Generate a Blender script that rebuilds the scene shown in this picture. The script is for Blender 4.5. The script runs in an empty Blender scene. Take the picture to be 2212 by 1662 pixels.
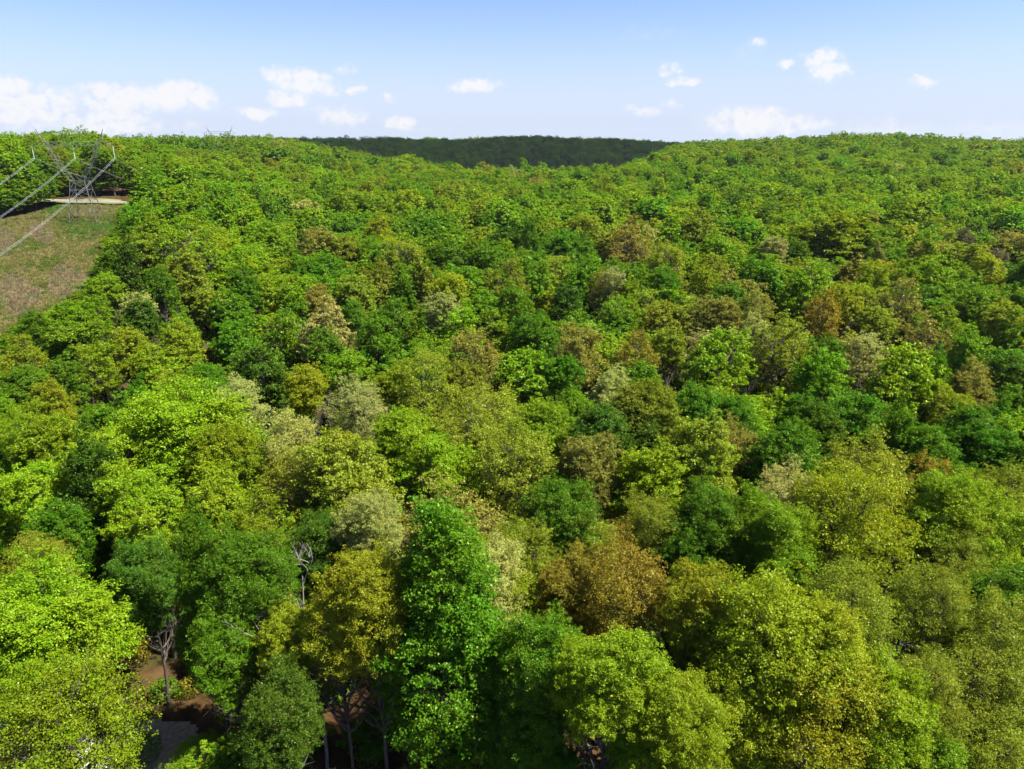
import bpy, math, random
import numpy as np
from mathutils import Vector

SC = bpy.context.scene
R = math.radians
rng = np.random.default_rng(11)
random.seed(11)

# ------------------------------------------------------------------ camera
CAM_H, PITCH, FN = 51.0, R(19.5), 0.676          # metres, down tilt, focal / width
cam = bpy.data.cameras.new("camera"); cam.lens = FN * 36; cam.sensor_width = 36
cam.clip_end = 30000; cam.clip_start = 0.5
co = bpy.data.objects.new("camera", cam); SC.collection.objects.link(co)
co.location = (0, 0, CAM_H); co.rotation_euler = (R(90) - PITCH, 0, 0)
SC.camera = co

# ------------------------------------------------------------------ sun + exposure
SUN_EL, SUN_AZ = R(57), R(104)                   # azimuth clockwise from the view direction (+y)
sd = Vector((math.sin(SUN_AZ) * math.cos(SUN_EL), math.cos(SUN_AZ) * math.cos(SUN_EL), math.sin(SUN_EL)))
sl = bpy.data.lights.new("sun", 'SUN'); sl.energy = 4.8; sl.angle = R(0.53); sl.color = (1.0, 0.94, 0.80)
so = bpy.data.objects.new("sun", sl); SC.collection.objects.link(so)
so.rotation_euler = sd.to_track_quat('Z', 'Y').to_euler(); so.location = (60, -40, 160)
SC.view_settings.view_transform = 'Standard'; SC.view_settings.look = 'None'
SC.view_settings.gamma = 1.0; SC.view_settings.use_curve_mapping = False
EXPO = 1.78
HAZE = 0.000032
SC.view_settings.exposure = EXPO
SC.render.engine = 'CYCLES'
cy = SC.cycles
cy.volume_bounces = 0; cy.max_bounces = 6; cy.diffuse_bounces = 3; cy.transmission_bounces = 3; cy.glossy_bounces = 1
cy.transparent_max_bounces = 4; cy.caustics_reflective = False; cy.caustics_refractive = False

# ------------------------------------------------------------------ projection helpers (photo pixels, 2212 wide)
PW, PH = 2212.0, 1662.0
F = FN * PW
cp, sp = math.cos(PITCH), math.sin(PITCH)
def ray(u, v):
    x = (u - PW / 2) / F; y = (PH / 2 - v) / F
    return np.array([x, cp + y * sp, y * cp - sp])
def project(P):
    P = np.asarray(P, float); d = P - np.array([0, 0, CAM_H])
    zc = d[..., 1] * cp - d[..., 2] * sp
    yc = d[..., 1] * sp + d[..., 2] * cp
    zc = np.where(np.abs(zc) < 1e-3, 1e-3, zc)
    return PW / 2 + F * d[..., 0] / zc, PH / 2 - F * yc / zc, zc
def ss(a, b, x):
    t = np.clip((np.asarray(x, float) - a) / (b - a), 0, 1); return t * t * (3 - 2 * t)

# ------------------------------------------------------------------ terrain
def terrain(x, y):
    x = np.asarray(x, float); y = np.asarray(y, float)
    yy = np.maximum(y, 60); a = x / yy
    r = np.hypot(x, y)
    und = 1.2 * np.sin(x * .017 + 1.3) * np.sin(y * .013) * ss(80, 250, r)
    far = 2.6 * np.sin(x * .0043 + 2) + 2.4 * np.sin(x * .0091 + y * .004) + 2.0 * np.sin(x * .024 + 1) + 1.2 * np.sin(x * .053 + y * .01)
    centre = 7 * ss(60, 270, y) + 2.5 * ss(300, 480, y) - 50 * ss(500, 850, y) + (69 + far * .9) * ss(900, 1500, y) - 12 * ss(1750, 2600, y)
    left = np.clip(0.0935 * (y - 12), 0, 30) * (1 - .0 * y) + (-2.5 + far * .9) * ss(500, 900, y) - 8 * ss(1500, 2600, y)
    right = 8 * ss(60, 260, y) + 25 * (.68 + .32 * ss(.22, .50, a)) * ss(300, 720, y) - 8 * ss(800, 1100, y) + 4.5 * ss(1300, 1800, y) + far * .5 * ss(400, 800, y) - 6 * ss(1900, 2700, y)
    right = right - 7 * ss(.50, .72, a) * ss(300, 700, y)
    wl = ss(-.27, -.58, a) * ss(90, 160, y) + (1 - ss(90, 160, y)) * ss(-.5, -.9, x / 100.0) * ss(20, 90, y)
    wl2 = np.clip((-.05 - a) / .30, 0, 1) ** .62 * ss(450, 620, y)
    wl = np.maximum(wl, wl2)
    k_ = ss(350, 600, y); wr = ss(.06, .42, a) * (1 - k_) + ss(.10, .235, a) * k_
    return centre * (1 - wl) * (1 - wr) + left * wl + right * wr + und
def ground_at(u, v, h=0.0):
    """the point of the ground whose spot h metres above it is seen at this photo pixel"""
    d = ray(u, v); t = 15.0
    for _ in range(4000):
        p = d * t
        if CAM_H + p[2] <= float(terrain(p[0], p[1])) + h: break
        t *= 1.0035
        if t > 3500: break
    return np.array([p[0], p[1], float(terrain(p[0], p[1]))])

# ------------------------------------------------------------------ world: sky with small fair-weather clouds
W = bpy.data.worlds.new("World"); SC.world = W; W.use_nodes = True
nt = W.node_tree; nt.nodes.clear()
def N(t, tree=None, **kw):
    n = (tree or nt).nodes.new(t)
    for k, v in kw.items(): setattr(n, k, v)
    return n
def lk(a, b, tree=None): (tree or nt).links.new(a, b)
def mathn(op, a, b=None, tree=None, c=None, clamp=False):
    n = N('ShaderNodeMath', tree, operation=op); n.use_clamp = clamp
    for i, v in enumerate((a, b, c)):
        if v is None: continue
        if isinstance(v, (int, float)): n.inputs[i].default_value = v
        else: lk(v, n.inputs[i], tree)
    return n.outputs[0]
sky = N('ShaderNodeTexSky'); sky.sky_type = 'NISHITA'; sky.sun_disc = False
sky.sun_elevation = SUN_EL; sky.sun_rotation = SUN_AZ
sky.altitude = 200; sky.air_density = 1.0; sky.dust_density = 0.6; sky.ozone_density = 2.5
SKY_STR = 0.062
out = N('ShaderNodeOutputWorld'); bg = N('ShaderNodeBackground'); bg.inputs[1].default_value = SKY_STR
lk(bg.outputs[0], out.inputs[0])
tc = N('ShaderNodeTexCoord'); sep = N('ShaderNodeSeparateXYZ'); lk(tc.outputs['Generated'], sep.inputs[0])
az = mathn('ARCTAN2', sep.outputs[0], sep.outputs[1]); el = mathn('ARCSINE', sep.outputs[2])
ae = N('ShaderNodeCombineXYZ'); lk(az, ae.inputs[0]); lk(el, ae.inputs[1])
def noise(vec, scale, detail, rough=.6, tree=None):
    n = N('ShaderNodeTexNoise', tree); n.inputs['Scale'].default_value = scale
    n.inputs['Detail'].default_value = detail; n.inputs['Roughness'].default_value = rough
    if vec is not None: lk(vec, n.inputs['Vector'], tree)
    return n
nz = noise(ae.outputs[0], 34, 8, .62); nw = noise(ae.outputs[0], 75, 6, .62)
sub = N('ShaderNodeVectorMath', operation='SUBTRACT'); lk(nz.outputs['Color'], sub.inputs[0]); sub.inputs[1].default_value = (.5, .5, .5)
scl = N('ShaderNodeVectorMath', operation='MULTIPLY'); lk(sub.outputs[0], scl.inputs[0]); scl.inputs[1].default_value = (.05, .030, 0)
wv = N('ShaderNodeVectorMath', operation='ADD'); lk(ae.outputs[0], wv.inputs[0]); lk(scl.outputs[0], wv.inputs[1])
CLOUDS = [(18,188,34,20,1),(60,225,85,30,1),(10,243,60,26,.8),(240,264,90,20,.9),(262,213,80,26,1),(205,228,55,16,.5),(378,208,80,27,1),(425,225,55,16,.5),
 (596,160,40,18,.8),(655,178,66,24,1),(700,196,40,14,.6),(622,216,38,14,.8),(556,242,42,14,.95),(742,256,60,14,.7),(700,240,60,12,.4),(865,264,36,14,.95),(770,197,24,9,.7),
 (845,210,22,8,.5),(742,151,30,10,.5),(1025,183,56,14,.95),(1447,152,22,13,.75),(1478,178,34,10,.9),(1385,239,46,10,.6),(1445,222,22,9,.5),(1620,262,100,28,.9),
 (1700,270,90,18,.7),(1775,130,36,20,1),(1802,156,40,20,1),(1695,132,20,9,.8),(1635,90,22,10,.6),(1620,115,34,34,.22),(1390,75,120,20,.2),(1998,175,26,8,.75),
 (2150,276,60,18,.3),(500,160,90,10,.15),(1250,275,150,16,.12),(1900,275,110,18,.35),(410,272,26,8,.4),(100,275,150,20,.45)]
acc = None
for (u, v, w, h, s) in CLOUDS:
    d = ray(u, v); d = d / np.linalg.norm(d)
    a0, e0 = math.atan2(d[0], d[1]), math.asin(d[2])
    m = N('ShaderNodeVectorMath', operation='SUBTRACT'); lk(wv.outputs[0], m.inputs[0]); m.inputs[1].default_value = (a0, e0, 0)
    m2 = N('ShaderNodeVectorMath', operation='MULTIPLY'); lk(m.outputs[0], m2.inputs[0])
    m2.inputs[1].default_value = (F / (w * 1.15) , F / (h * 1.25), 0)
    ln = N('ShaderNodeVectorMath', operation='LENGTH'); lk(m2.outputs[0], ln.inputs[0])
    q = mathn('MULTIPLY', mathn('MULTIPLY_ADD', mathn('MULTIPLY', ln.outputs['Value'], ln.outputs['Value']), -1.0, None, 1.0), s)
    q = mathn('MAXIMUM', q, 0.0)
    acc = q if acc is None else mathn('MAXIMUM', acc, q)
dens = mathn('MULTIPLY', acc, mathn('MULTIPLY_ADD', nw.outputs['Fac'], 3.2, None, -.75))
mr = N('ShaderNodeMapRange'); mr.interpolation_type = 'SMOOTHSTEP'; lk(dens, mr.inputs[0])
mr.inputs[1].default_value = .05; mr.inputs[2].default_value = .82; mr.inputs[3].default_value = 0; mr.inputs[4].default_value = .9
# whitening of the air low over the horizon (scattering of the far, moist air)
lowm = N('ShaderNodeMapRange'); lowm.interpolation_type = 'SMOOTHERSTEP'; lk(el, lowm.inputs[0])
lowm.inputs[1].default_value = -.04; lowm.inputs[2].default_value = .20; lowm.inputs[3].default_value = .95; lowm.inputs[4].default_value = 0.0
mixh = N('ShaderNodeMixRGB'); lk(lowm.outputs[0], mixh.inputs[0]); tn = N('ShaderNodeMixRGB', blend_type='MULTIPLY'); tn.inputs[0].default_value = 1; tn.inputs[2].default_value = (.68, .71, 1.08, 1); lk(sky.outputs[0], tn.inputs[1]); lk(tn.outputs[0], mixh.inputs[1])
K = 1 / (SKY_STR * 2 ** EXPO)
mixh.inputs[2].default_value = (.69 * K, .78 * K, .95 * K, 1)
mixc = N('ShaderNodeMixRGB'); lk(mr.outputs[0], mixc.inputs[0]); lk(mixh.outputs[0], mixc.inputs[1])
mixc.inputs[2].default_value = (.97 * K, .96 * K, .97 * K, 1)
lk(mixc.outputs[0], bg.inputs[0])

# ------------------------------------------------------------------ mesh helpers
def make_mesh(name, V, Fq, mats, sizes=None, mat_idx=None, attrs=None, smooth=False):
    """V: (n,3); Fq: (m,k) index array, or a flat list with SIZES"""
    me = bpy.data.meshes.new(name)
    V = np.asarray(V, np.float32)
    me.vertices.add(len(V)); me.vertices.foreach_set('co', V.ravel())
    if sizes is None:
        Fq = np.asarray(Fq, np.int32); m, k = Fq.shape; sizes = np.full(m, k, np.int32); idx = Fq.ravel()
    else:
        idx = np.asarray(Fq, np.int32); sizes = np.asarray(sizes, np.int32)
    st = np.concatenate([[0], np.cumsum(sizes)[:-1]]).astype(np.int32)
    me.loops.add(len(idx)); me.loops.foreach_set('vertex_index', idx)
    me.polygons.add(len(sizes)); me.polygons.foreach_set('loop_start', st)
    if mat_idx is not None: me.polygons.foreach_set('material_index', np.asarray(mat_idx, np.int32))
    if smooth: me.polygons.foreach_set('use_smooth', np.ones(len(sizes), bool))
    for m in mats: me.materials.append(m)
    for k, (dom, typ, arr) in (attrs or {}).items():
        at = me.attributes.new(k, typ, dom)
        key = {'FLOAT': 'value', 'INT': 'value', 'FLOAT_COLOR': 'color', 'FLOAT_VECTOR': 'vector'}[typ]
        at.data.foreach_set(key, np.asarray(arr).ravel())
    me.update(calc_edges=True)
    return me
def link(name, me, parent=None, **props):
    o = bpy.data.objects.new(name, me); SC.collection.objects.link(o)
    if parent is not None: o.parent = parent
    for k, v in props.items(): o[k] = v
    return o

class TubeSet:
    def __init__(s): s.V = []; s.F = []; s.n = 0
    def tube(s, pts, rad, k=5, cap=False):
        pts = np.asarray(pts, float); n = len(pts)
        d = np.gradient(pts, axis=0); d /= np.linalg.norm(d, axis=1)[:, None] + 1e-9
        ref = np.where(np.abs(d[:, 2:3]) > .9, np.array([[1., 0, 0]]), np.array([[0, 0, 1.]]))
        a = np.cross(d, ref); a /= np.linalg.norm(a, axis=1)[:, None] + 1e-9
        b = np.cross(d, a)
        th = np.arange(k) * 2 * np.pi / k
        rr = np.broadcast_to(np.asarray(rad, float), (n,))
        V = pts[:, None] + rr[:, None, None] * (np.cos(th)[None, :, None] * a[:, None] + np.sin(th)[None, :, None] * b[:, None])
        i = np.arange(n - 1)[:, None] * k; j = np.arange(k)[None]; j2 = (j + 1) % k
        Fq = np.stack([i + j, i + j2, i + k + j2, i + k + j], -1).reshape(-1, 4) + s.n
        s.V.append(V.reshape(-1, 3)); s.F.append(Fq); s.n += n * k
    def bar(s, p, q, w=.1): s.tube([p, q], [w, w], 4)
    def mesh(s, name, mats, smooth=False): return make_mesh(name, np.concatenate(s.V), np.concatenate(s.F), mats, smooth=smooth)

# ------------------------------------------------------------------ materials
def new_mat(name):
    m = bpy.data.materials.new(name); m.use_nodes = True; m.node_tree.nodes.clear(); return m, m.node_tree
def leaf_material(name, per_instance):
    m, t = new_mat(name)
    if per_instance: src = N('ShaderNodeAttribute', t, attribute_type='INSTANCER', attribute_name='tint').outputs['Color']
    else: src = N('ShaderNodeObjectInfo', t).outputs['Color']
    var = N('ShaderNodeAttribute', t, attribute_type='GEOMETRY', attribute_name='leafvar')
    sp_ = N('ShaderNodeSeparateColor', t); lk(var.outputs['Color'], sp_.inputs[0], t)
    val = mathn('MULTIPLY_ADD', sp_.outputs[0], .6, t, .72)
    hs = N('ShaderNodeHueSaturation', t); lk(src, hs.inputs['Color'], t)
    lk(mathn('MULTIPLY_ADD', sp_.outputs[1], -.055, t, .531), hs.inputs['Hue'], t); lk(val, hs.inputs['Value'], t)
    df = N('ShaderNodeBsdfDiffuse', t); lk(hs.outputs[0], df.inputs[0], t)
    tl = N('ShaderNodeBsdfTranslucent', t)
    h2 = N('ShaderNodeHueSaturation', t); h2.inputs['Hue'].default_value = .488; h2.inputs['Saturation'].default_value = 1.08; h2.inputs['Value'].default_value = 1.25
    lk(hs.outputs[0], h2.inputs['Color'], t); lk(h2.outputs[0], tl.inputs[0], t)
    mx = N('ShaderNodeMixShader', t); mx.inputs[0].default_value = .44; lk(df.outputs[0], mx.inputs[1], t); lk(tl.outputs[0], mx.inputs[2], t)
    gl = N('ShaderNodeBsdfGlossy', t); gl.inputs['Roughness'].default_value = .42; gl.inputs[0].default_value = (.8, .95, .45, 1)
    m2 = N('ShaderNodeMixShader', t); m2.inputs[0].default_value = .014; lk(mx.outputs[0], m2.inputs[1], t); lk(gl.outputs[0], m2.inputs[2], t)
    o = N('ShaderNodeOutputMaterial', t); lk(m2.outputs[0], o.inputs[0], t)
    return m
LEAF = leaf_material("leaves", False); LEAFI = leaf_material("leaves_far", True)
def simple_mat(name, c1, c2, scale, rough=.9, metal=0, c3=None, sc3=.02, bump=0):
    m, t = new_mat(name); tcn = N('ShaderNodeTexCoord', t)
    n = noise(tcn.outputs['Object'], scale, 5, .65, t)
    mx = N('ShaderNodeMixRGB', t); cr = mathn('MULTIPLY_ADD', n.outputs['Fac'], 3.0, t, -1.0, True)
    lk(cr, mx.inputs[0], t); mx.inputs[1].default_value = (*c1, 1); mx.inputs[2].default_value = (*c2, 1); col = mx.outputs[0]
    if c3 is not None:
        n3 = noise(tcn.outputs['Object'], sc3, 6, .7, t); m3 = N('ShaderNodeMixRGB', t)
        lk(mathn('MULTIPLY_ADD', n3.outputs['Fac'], 5.0, t, -2.3, True), m3.inputs[0], t); lk(col, m3.inputs[1], t); m3.inputs[2].default_value = (*c3, 1); col = m3.outputs[0]
    b = N('ShaderNodeBsdfPrincipled', t); lk(col, b.inputs['Base Color'], t)
    b.inputs['Roughness'].default_value = rough; b.inputs['Metallic'].default_value = metal; b.inputs['Specular IOR Level'].default_value = .25
    if bump:
        bn = N('ShaderNodeBump', t); bn.inputs['Strength'].default_value = bump; bn.inputs['Distance'].default_value = .3; lk(n.outputs['Fac'], bn.inputs['Height'], t); lk(bn.outputs[0], b.inputs['Normal'], t)
    o = N('ShaderNodeOutputMaterial', t); lk(b.outputs[0], o.inputs[0], t); return m
BARK = simple_mat("bark", (.035, .028, .022), (.10, .085, .07), 3.0)
DEADWOOD = simple_mat("dead_wood", (.15, .135, .115), (.28, .255, .225), 3.0)

# ------------------------------------------------------------------ tree models: crown = leaf-sized faces on lobes and tufts, trunk = forked tubes
def unit(v): return v / (np.linalg.norm(v, axis=-1, keepdims=True) + 1e-9)
def profile(shape, t):
    if shape == 'dome': return np.where(t > .38, np.sqrt(np.clip(1 - ((t - .38) / .62) ** 2, 0, 1)), .62 + .38 * np.sin(np.pi / 2 * np.clip(t / .38, 0, 1)))
    if shape == 'oval': return np.clip(1 - np.abs((t - .42) / .6) ** 2.2, 0, 1) ** .6
    if shape == 'cone': return np.clip(1 - t, 0, 1) ** .56 * np.clip(.55 + t * 2.6, 0, 1) * 1.04
    if shape == 'spread': return np.where(t > .5, np.sqrt(np.clip(1 - ((t - .5) / .5) ** 2, 0, 1)), .7 + .3 * np.sin(np.pi / 2 * np.clip(t / .5, 0, 1)))
    if shape == 'pine': return np.clip(1 - t, 0, 1) ** .6 * (.5 + .5 * np.clip(t * 3, 0, 1))
H0, R0 = 24.0, 5.5
# shape, crown base, lobes, tufts per lobe, leaves per tuft, leaf size, share of leaves kept (airy crowns show their twigs)
def build_model(seed, shape, zb, nl, ncl, nlf, leaf, airy=False, bump=.18, twigs=True, trunk=True, ragged=.55, bough=None):
    """nl lobes give the outline its cauliflower bumps; ncl twig-end clumps of nlf leaf faces fill the outer shell of the crown"""
    g = np.random.default_rng(seed)
    ch = H0 - zb; zc0 = zb + ch * (.40 if shape != 'cone' else .30); axisc = np.array([0, 0, zc0])
    zz = np.linspace(zb, H0, 120)
    a1, a2, p1, p2 = g.uniform(.04, .13), g.uniform(.03, .09), g.uniform(0, 6), g.uniform(0, 6)
    def env(d):
        lo = np.zeros(len(d)); hi = np.full(len(d), ch + R0)
        an = np.arctan2(d[:, 1], d[:, 0]); rm = R0 * (1 + a1 * np.sin(2 * an + p1) + a2 * np.sin(3 * an + p2 + d[:, 2] * 2))
        for _ in range(16):
            m = (lo + hi) / 2; z = zc0 + m * d[:, 2]; t = (z - zb) / ch
            ins = (t > 0) & (t < 1) & (m * np.hypot(d[:, 0], d[:, 1]) < rm * profile(shape, np.clip(t, 0, 1)))
            lo = np.where(ins, m, lo); hi = np.where(ins, hi, m)
        return lo
    LD = unit((g.normal(0, 1, (nl, 3)) + [0, 0, .25]) * [1, 1, 1.0 if shape != 'cone' else 2.0]); LA = g.uniform(.86, 1.10, nl)
    stretch = 1.0 if shape != 'cone' else 2.3
    def dirs(n, up=.25):
        return unit((g.normal(0, 1, (n, 3)) + [0, 0, up]) * [1, 1, stretch])
    def surf(d):
        k = d @ LD.T - .012 * (1 - LA) * 8; q = k.argmax(1); kk = k[np.arange(len(d)), q]
        return env(d) * (1 - bump * np.clip((1 - kk) / (1.9 / nl), 0, 1.4)) * LA[q], q
    d0 = dirs(ncl * 4); e0 = env(d0) ** (2 if stretch == 1 else 1); d = d0[g.choice(len(d0), ncl, replace=False, p=e0 / e0.sum())]
    sr, lobe_of = surf(d)
    # boughs: sprays of foliage that stick out of the outline and leave dark gaps between them
    nb = max(30, ncl // (13 if ncl < 2000 else 17)); db = dirs(nb * 4); eb = env(db) ** (2 if stretch == 1 else 1); db = db[g.choice(len(db), nb, replace=False, p=eb / eb.sum())]
    sb, lb_ = surf(db); Bc = axisc + db * (sb * g.uniform(.80, 1.07, nb))[:, None]
    fr = np.where(g.random(ncl) < .42, 1 - .22 * g.random(ncl) ** 1.3, g.uniform(.35, .85, ncl))
    P = axisc + d * (sr * fr)[:, None]
    onb = g.random(ncl) < (bough if bough is not None else (.74 if not airy else .78)); bi = g.integers(0, nb, ncl)
    spread = g.normal(0, 1, (ncl, 3)) * np.array([.52, .52, .30]) * (R0 / 5.5) + db[bi] * g.uniform(-.7, .35, (ncl, 1))
    P = np.where(onb[:, None], Bc[bi] + spread, P); d = np.where(onb[:, None], db[bi], d); lobe_of = np.where(onb, lb_[bi], lobe_of)
    P[:, 2] = np.maximum(P[:, 2], zb - 1.2)
    cl = g.uniform(.22, .56, ncl) * 1.1
    m = nlf; ld = unit(g.normal(0, 1, (ncl, m, 3)) + [0, 0, .25])
    L = P[:, None] + ld * (cl[:, None, None] * g.uniform(.1, 1, (ncl, m, 1)) ** .5) * np.array([1, 1, .62])
    nrm = unit(d[:, None] * .28 + ld * .30 + np.array([0, 0, .45]) + g.normal(0, ragged, (ncl, m, 3)))
    L = L.reshape(-1, 3); nrm = nrm.reshape(-1, 3); n = len(L)
    t1 = unit(np.cross(nrm, g.normal(0, 1, (n, 3)))); t2 = np.cross(nrm, t1)
    s = leaf * g.uniform(.55, 1.35, n)[:, None]
    V = np.stack([L - t1 * s * .62, L - t2 * s * .40 + t1 * s * .05, L + t1 * s * .62 - nrm * s * .12, L + t2 * s * .40], 1).reshape(-1, 3)
    Fq = np.arange(n * 4).reshape(-1, 4)
    lv = np.clip(.35 * np.repeat(g.uniform(0, 1, ncl), m) + .65 * g.uniform(0, 1, n), 0, 1)
    lobh = g.uniform(0, 1, nl)
    lh = np.clip(.30 * np.repeat(lobh[lobe_of], m) + .35 * np.repeat(g.uniform(0, 1, ncl), m) + .35 * g.uniform(0, 1, n), 0, 1)
    col = np.ones((n, 4), np.float32); col[:, 0] = lv; col[:, 1] = lh
    T = None
    if trunk:
        T = TubeSet()
        lean = g.normal(0, .3, 2); ztop = zb + ch * (.86 if shape in ('cone', 'pine') else .62)
        zs = np.linspace(-1.2, ztop, 9); w = np.sin(zs * .35 + g.uniform(0, 6)) * .18
        TP = np.stack([lean[0] * zs / 12 + w, lean[1] * zs / 12 - w * .6, zs], 1)
        T.tube(TP, np.linspace(.34, .07, 9) * np.where(zs < 0, 1.35, 1), 7)
        er = env(LD); C = axisc + LD * (er * .72)[:, None]
        for k in range(nl):
            if C[k, 2] < zb + .5: continue
            z0 = np.clip(C[k, 2] - np.hypot(C[k, 0], C[k, 1]) * g.uniform(.55, 1.1) - .8, zb * .75, ztop - .3)
            a = np.array([np.interp(z0, zs, TP[:, 0]), np.interp(z0, zs, TP[:, 1]), z0]); b = C[k]
            u = np.linspace(0, 1, 6)[:, None]
            mid = a + (b - a) * np.array([.62, .62, .34]) + g.normal(0, .25, 3)
            Q = (1 - u) ** 2 * a + 2 * u * (1 - u) * mid + u ** 2 * b + np.concatenate([np.zeros((1, 3)), g.normal(0, .11, (5, 3))])
            T.tube(Q, np.linspace(.17 * (.5 + .5 * (1 - (z0 - zb) / ch)), .03, 6), 4)
            if twigs:
                ci = np.nonzero(lobe_of == k)[0]
                for q in ci[:(14 if airy else 5)]:
                    pp = P[q]; s0 = Q[g.integers(2, 6)]
                    T.tube([s0, (s0 + pp) / 2 + g.normal(0, .14, 3), pp], [.036, .024, .01], 3)
    return (V, Fq, col), T

MODELS = {}   # key -> (crown mesh, trunk mesh)
SPEC = {  # profile, crown base, lobes, airy, depth of the bumps
 'dome': ('dome', 11.0, 34, False, .17), 'oval': ('oval', 8.5, 34, False, .16), 'cone': ('cone', 6.5, 44, False, .15),
 'spread': ('spread', 11.5, 24, False, .26), 'airy': ('dome', 10.0, 30, True, .15), 'pine': ('pine', 9.0, 30, True, .25)}
def model(kind, var, lod):
    key = (kind, var, lod)
    if key not in MODELS:
        sh, zb, nl, airy, bm = SPEC[kind]
        if lod == -1: ncl, nlf, leaf = ((4300, 27, .140) if not airy else (3400, 14, .140))
        elif lod == 0: ncl, nlf, leaf = ((3000, 25, .185) if not airy else (2300, 13, .175))
        else: ncl, nlf, leaf = ((1600, 20, .25) if not airy else (1400, 14, .235))
        (V, Fq, col), T = build_model(list(SPEC).index(kind) * 17 + 7 * var + 3, sh, zb, nl, ncl, nlf, leaf, airy, bm)
        cm = make_mesh("crown", V, Fq, [LEAF], attrs={'leafvar': ('FACE', 'FLOAT_COLOR', col)})
        MODELS[key] = (cm, T.mesh("trunk", [BARK], smooth=True))
    return MODELS[key]

# ------------------------------------------------------------------ what grows where
PAL = {'B': (.066, .152, .005), 'G': (.074, .165, .005), 'g': (.098, .198, .006), 'A': (.134, .230, .006), 'L': (.158, .238, .006), 'Y': (.205, .245, .009), 'O': (.168, .206, .014),
       'T': (.188, .185, .028), 'C': (.265, .280, .070), 'R': (.190, .162, .016), 'D': (.052, .112, .007), 'P': (.085, .078, .038)}
WORD = {'G': 'deep green', 'g': 'mid-green', 'L': 'bright lime-green', 'Y': 'golden-yellow', 'O': 'olive', 'T': 'tan', 'C': 'pale buff', 'R': 'rust-orange', 'D': 'dark green', 'B': 'emerald', 'P': 'dark brown', 'A': 'grass-green'}
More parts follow.
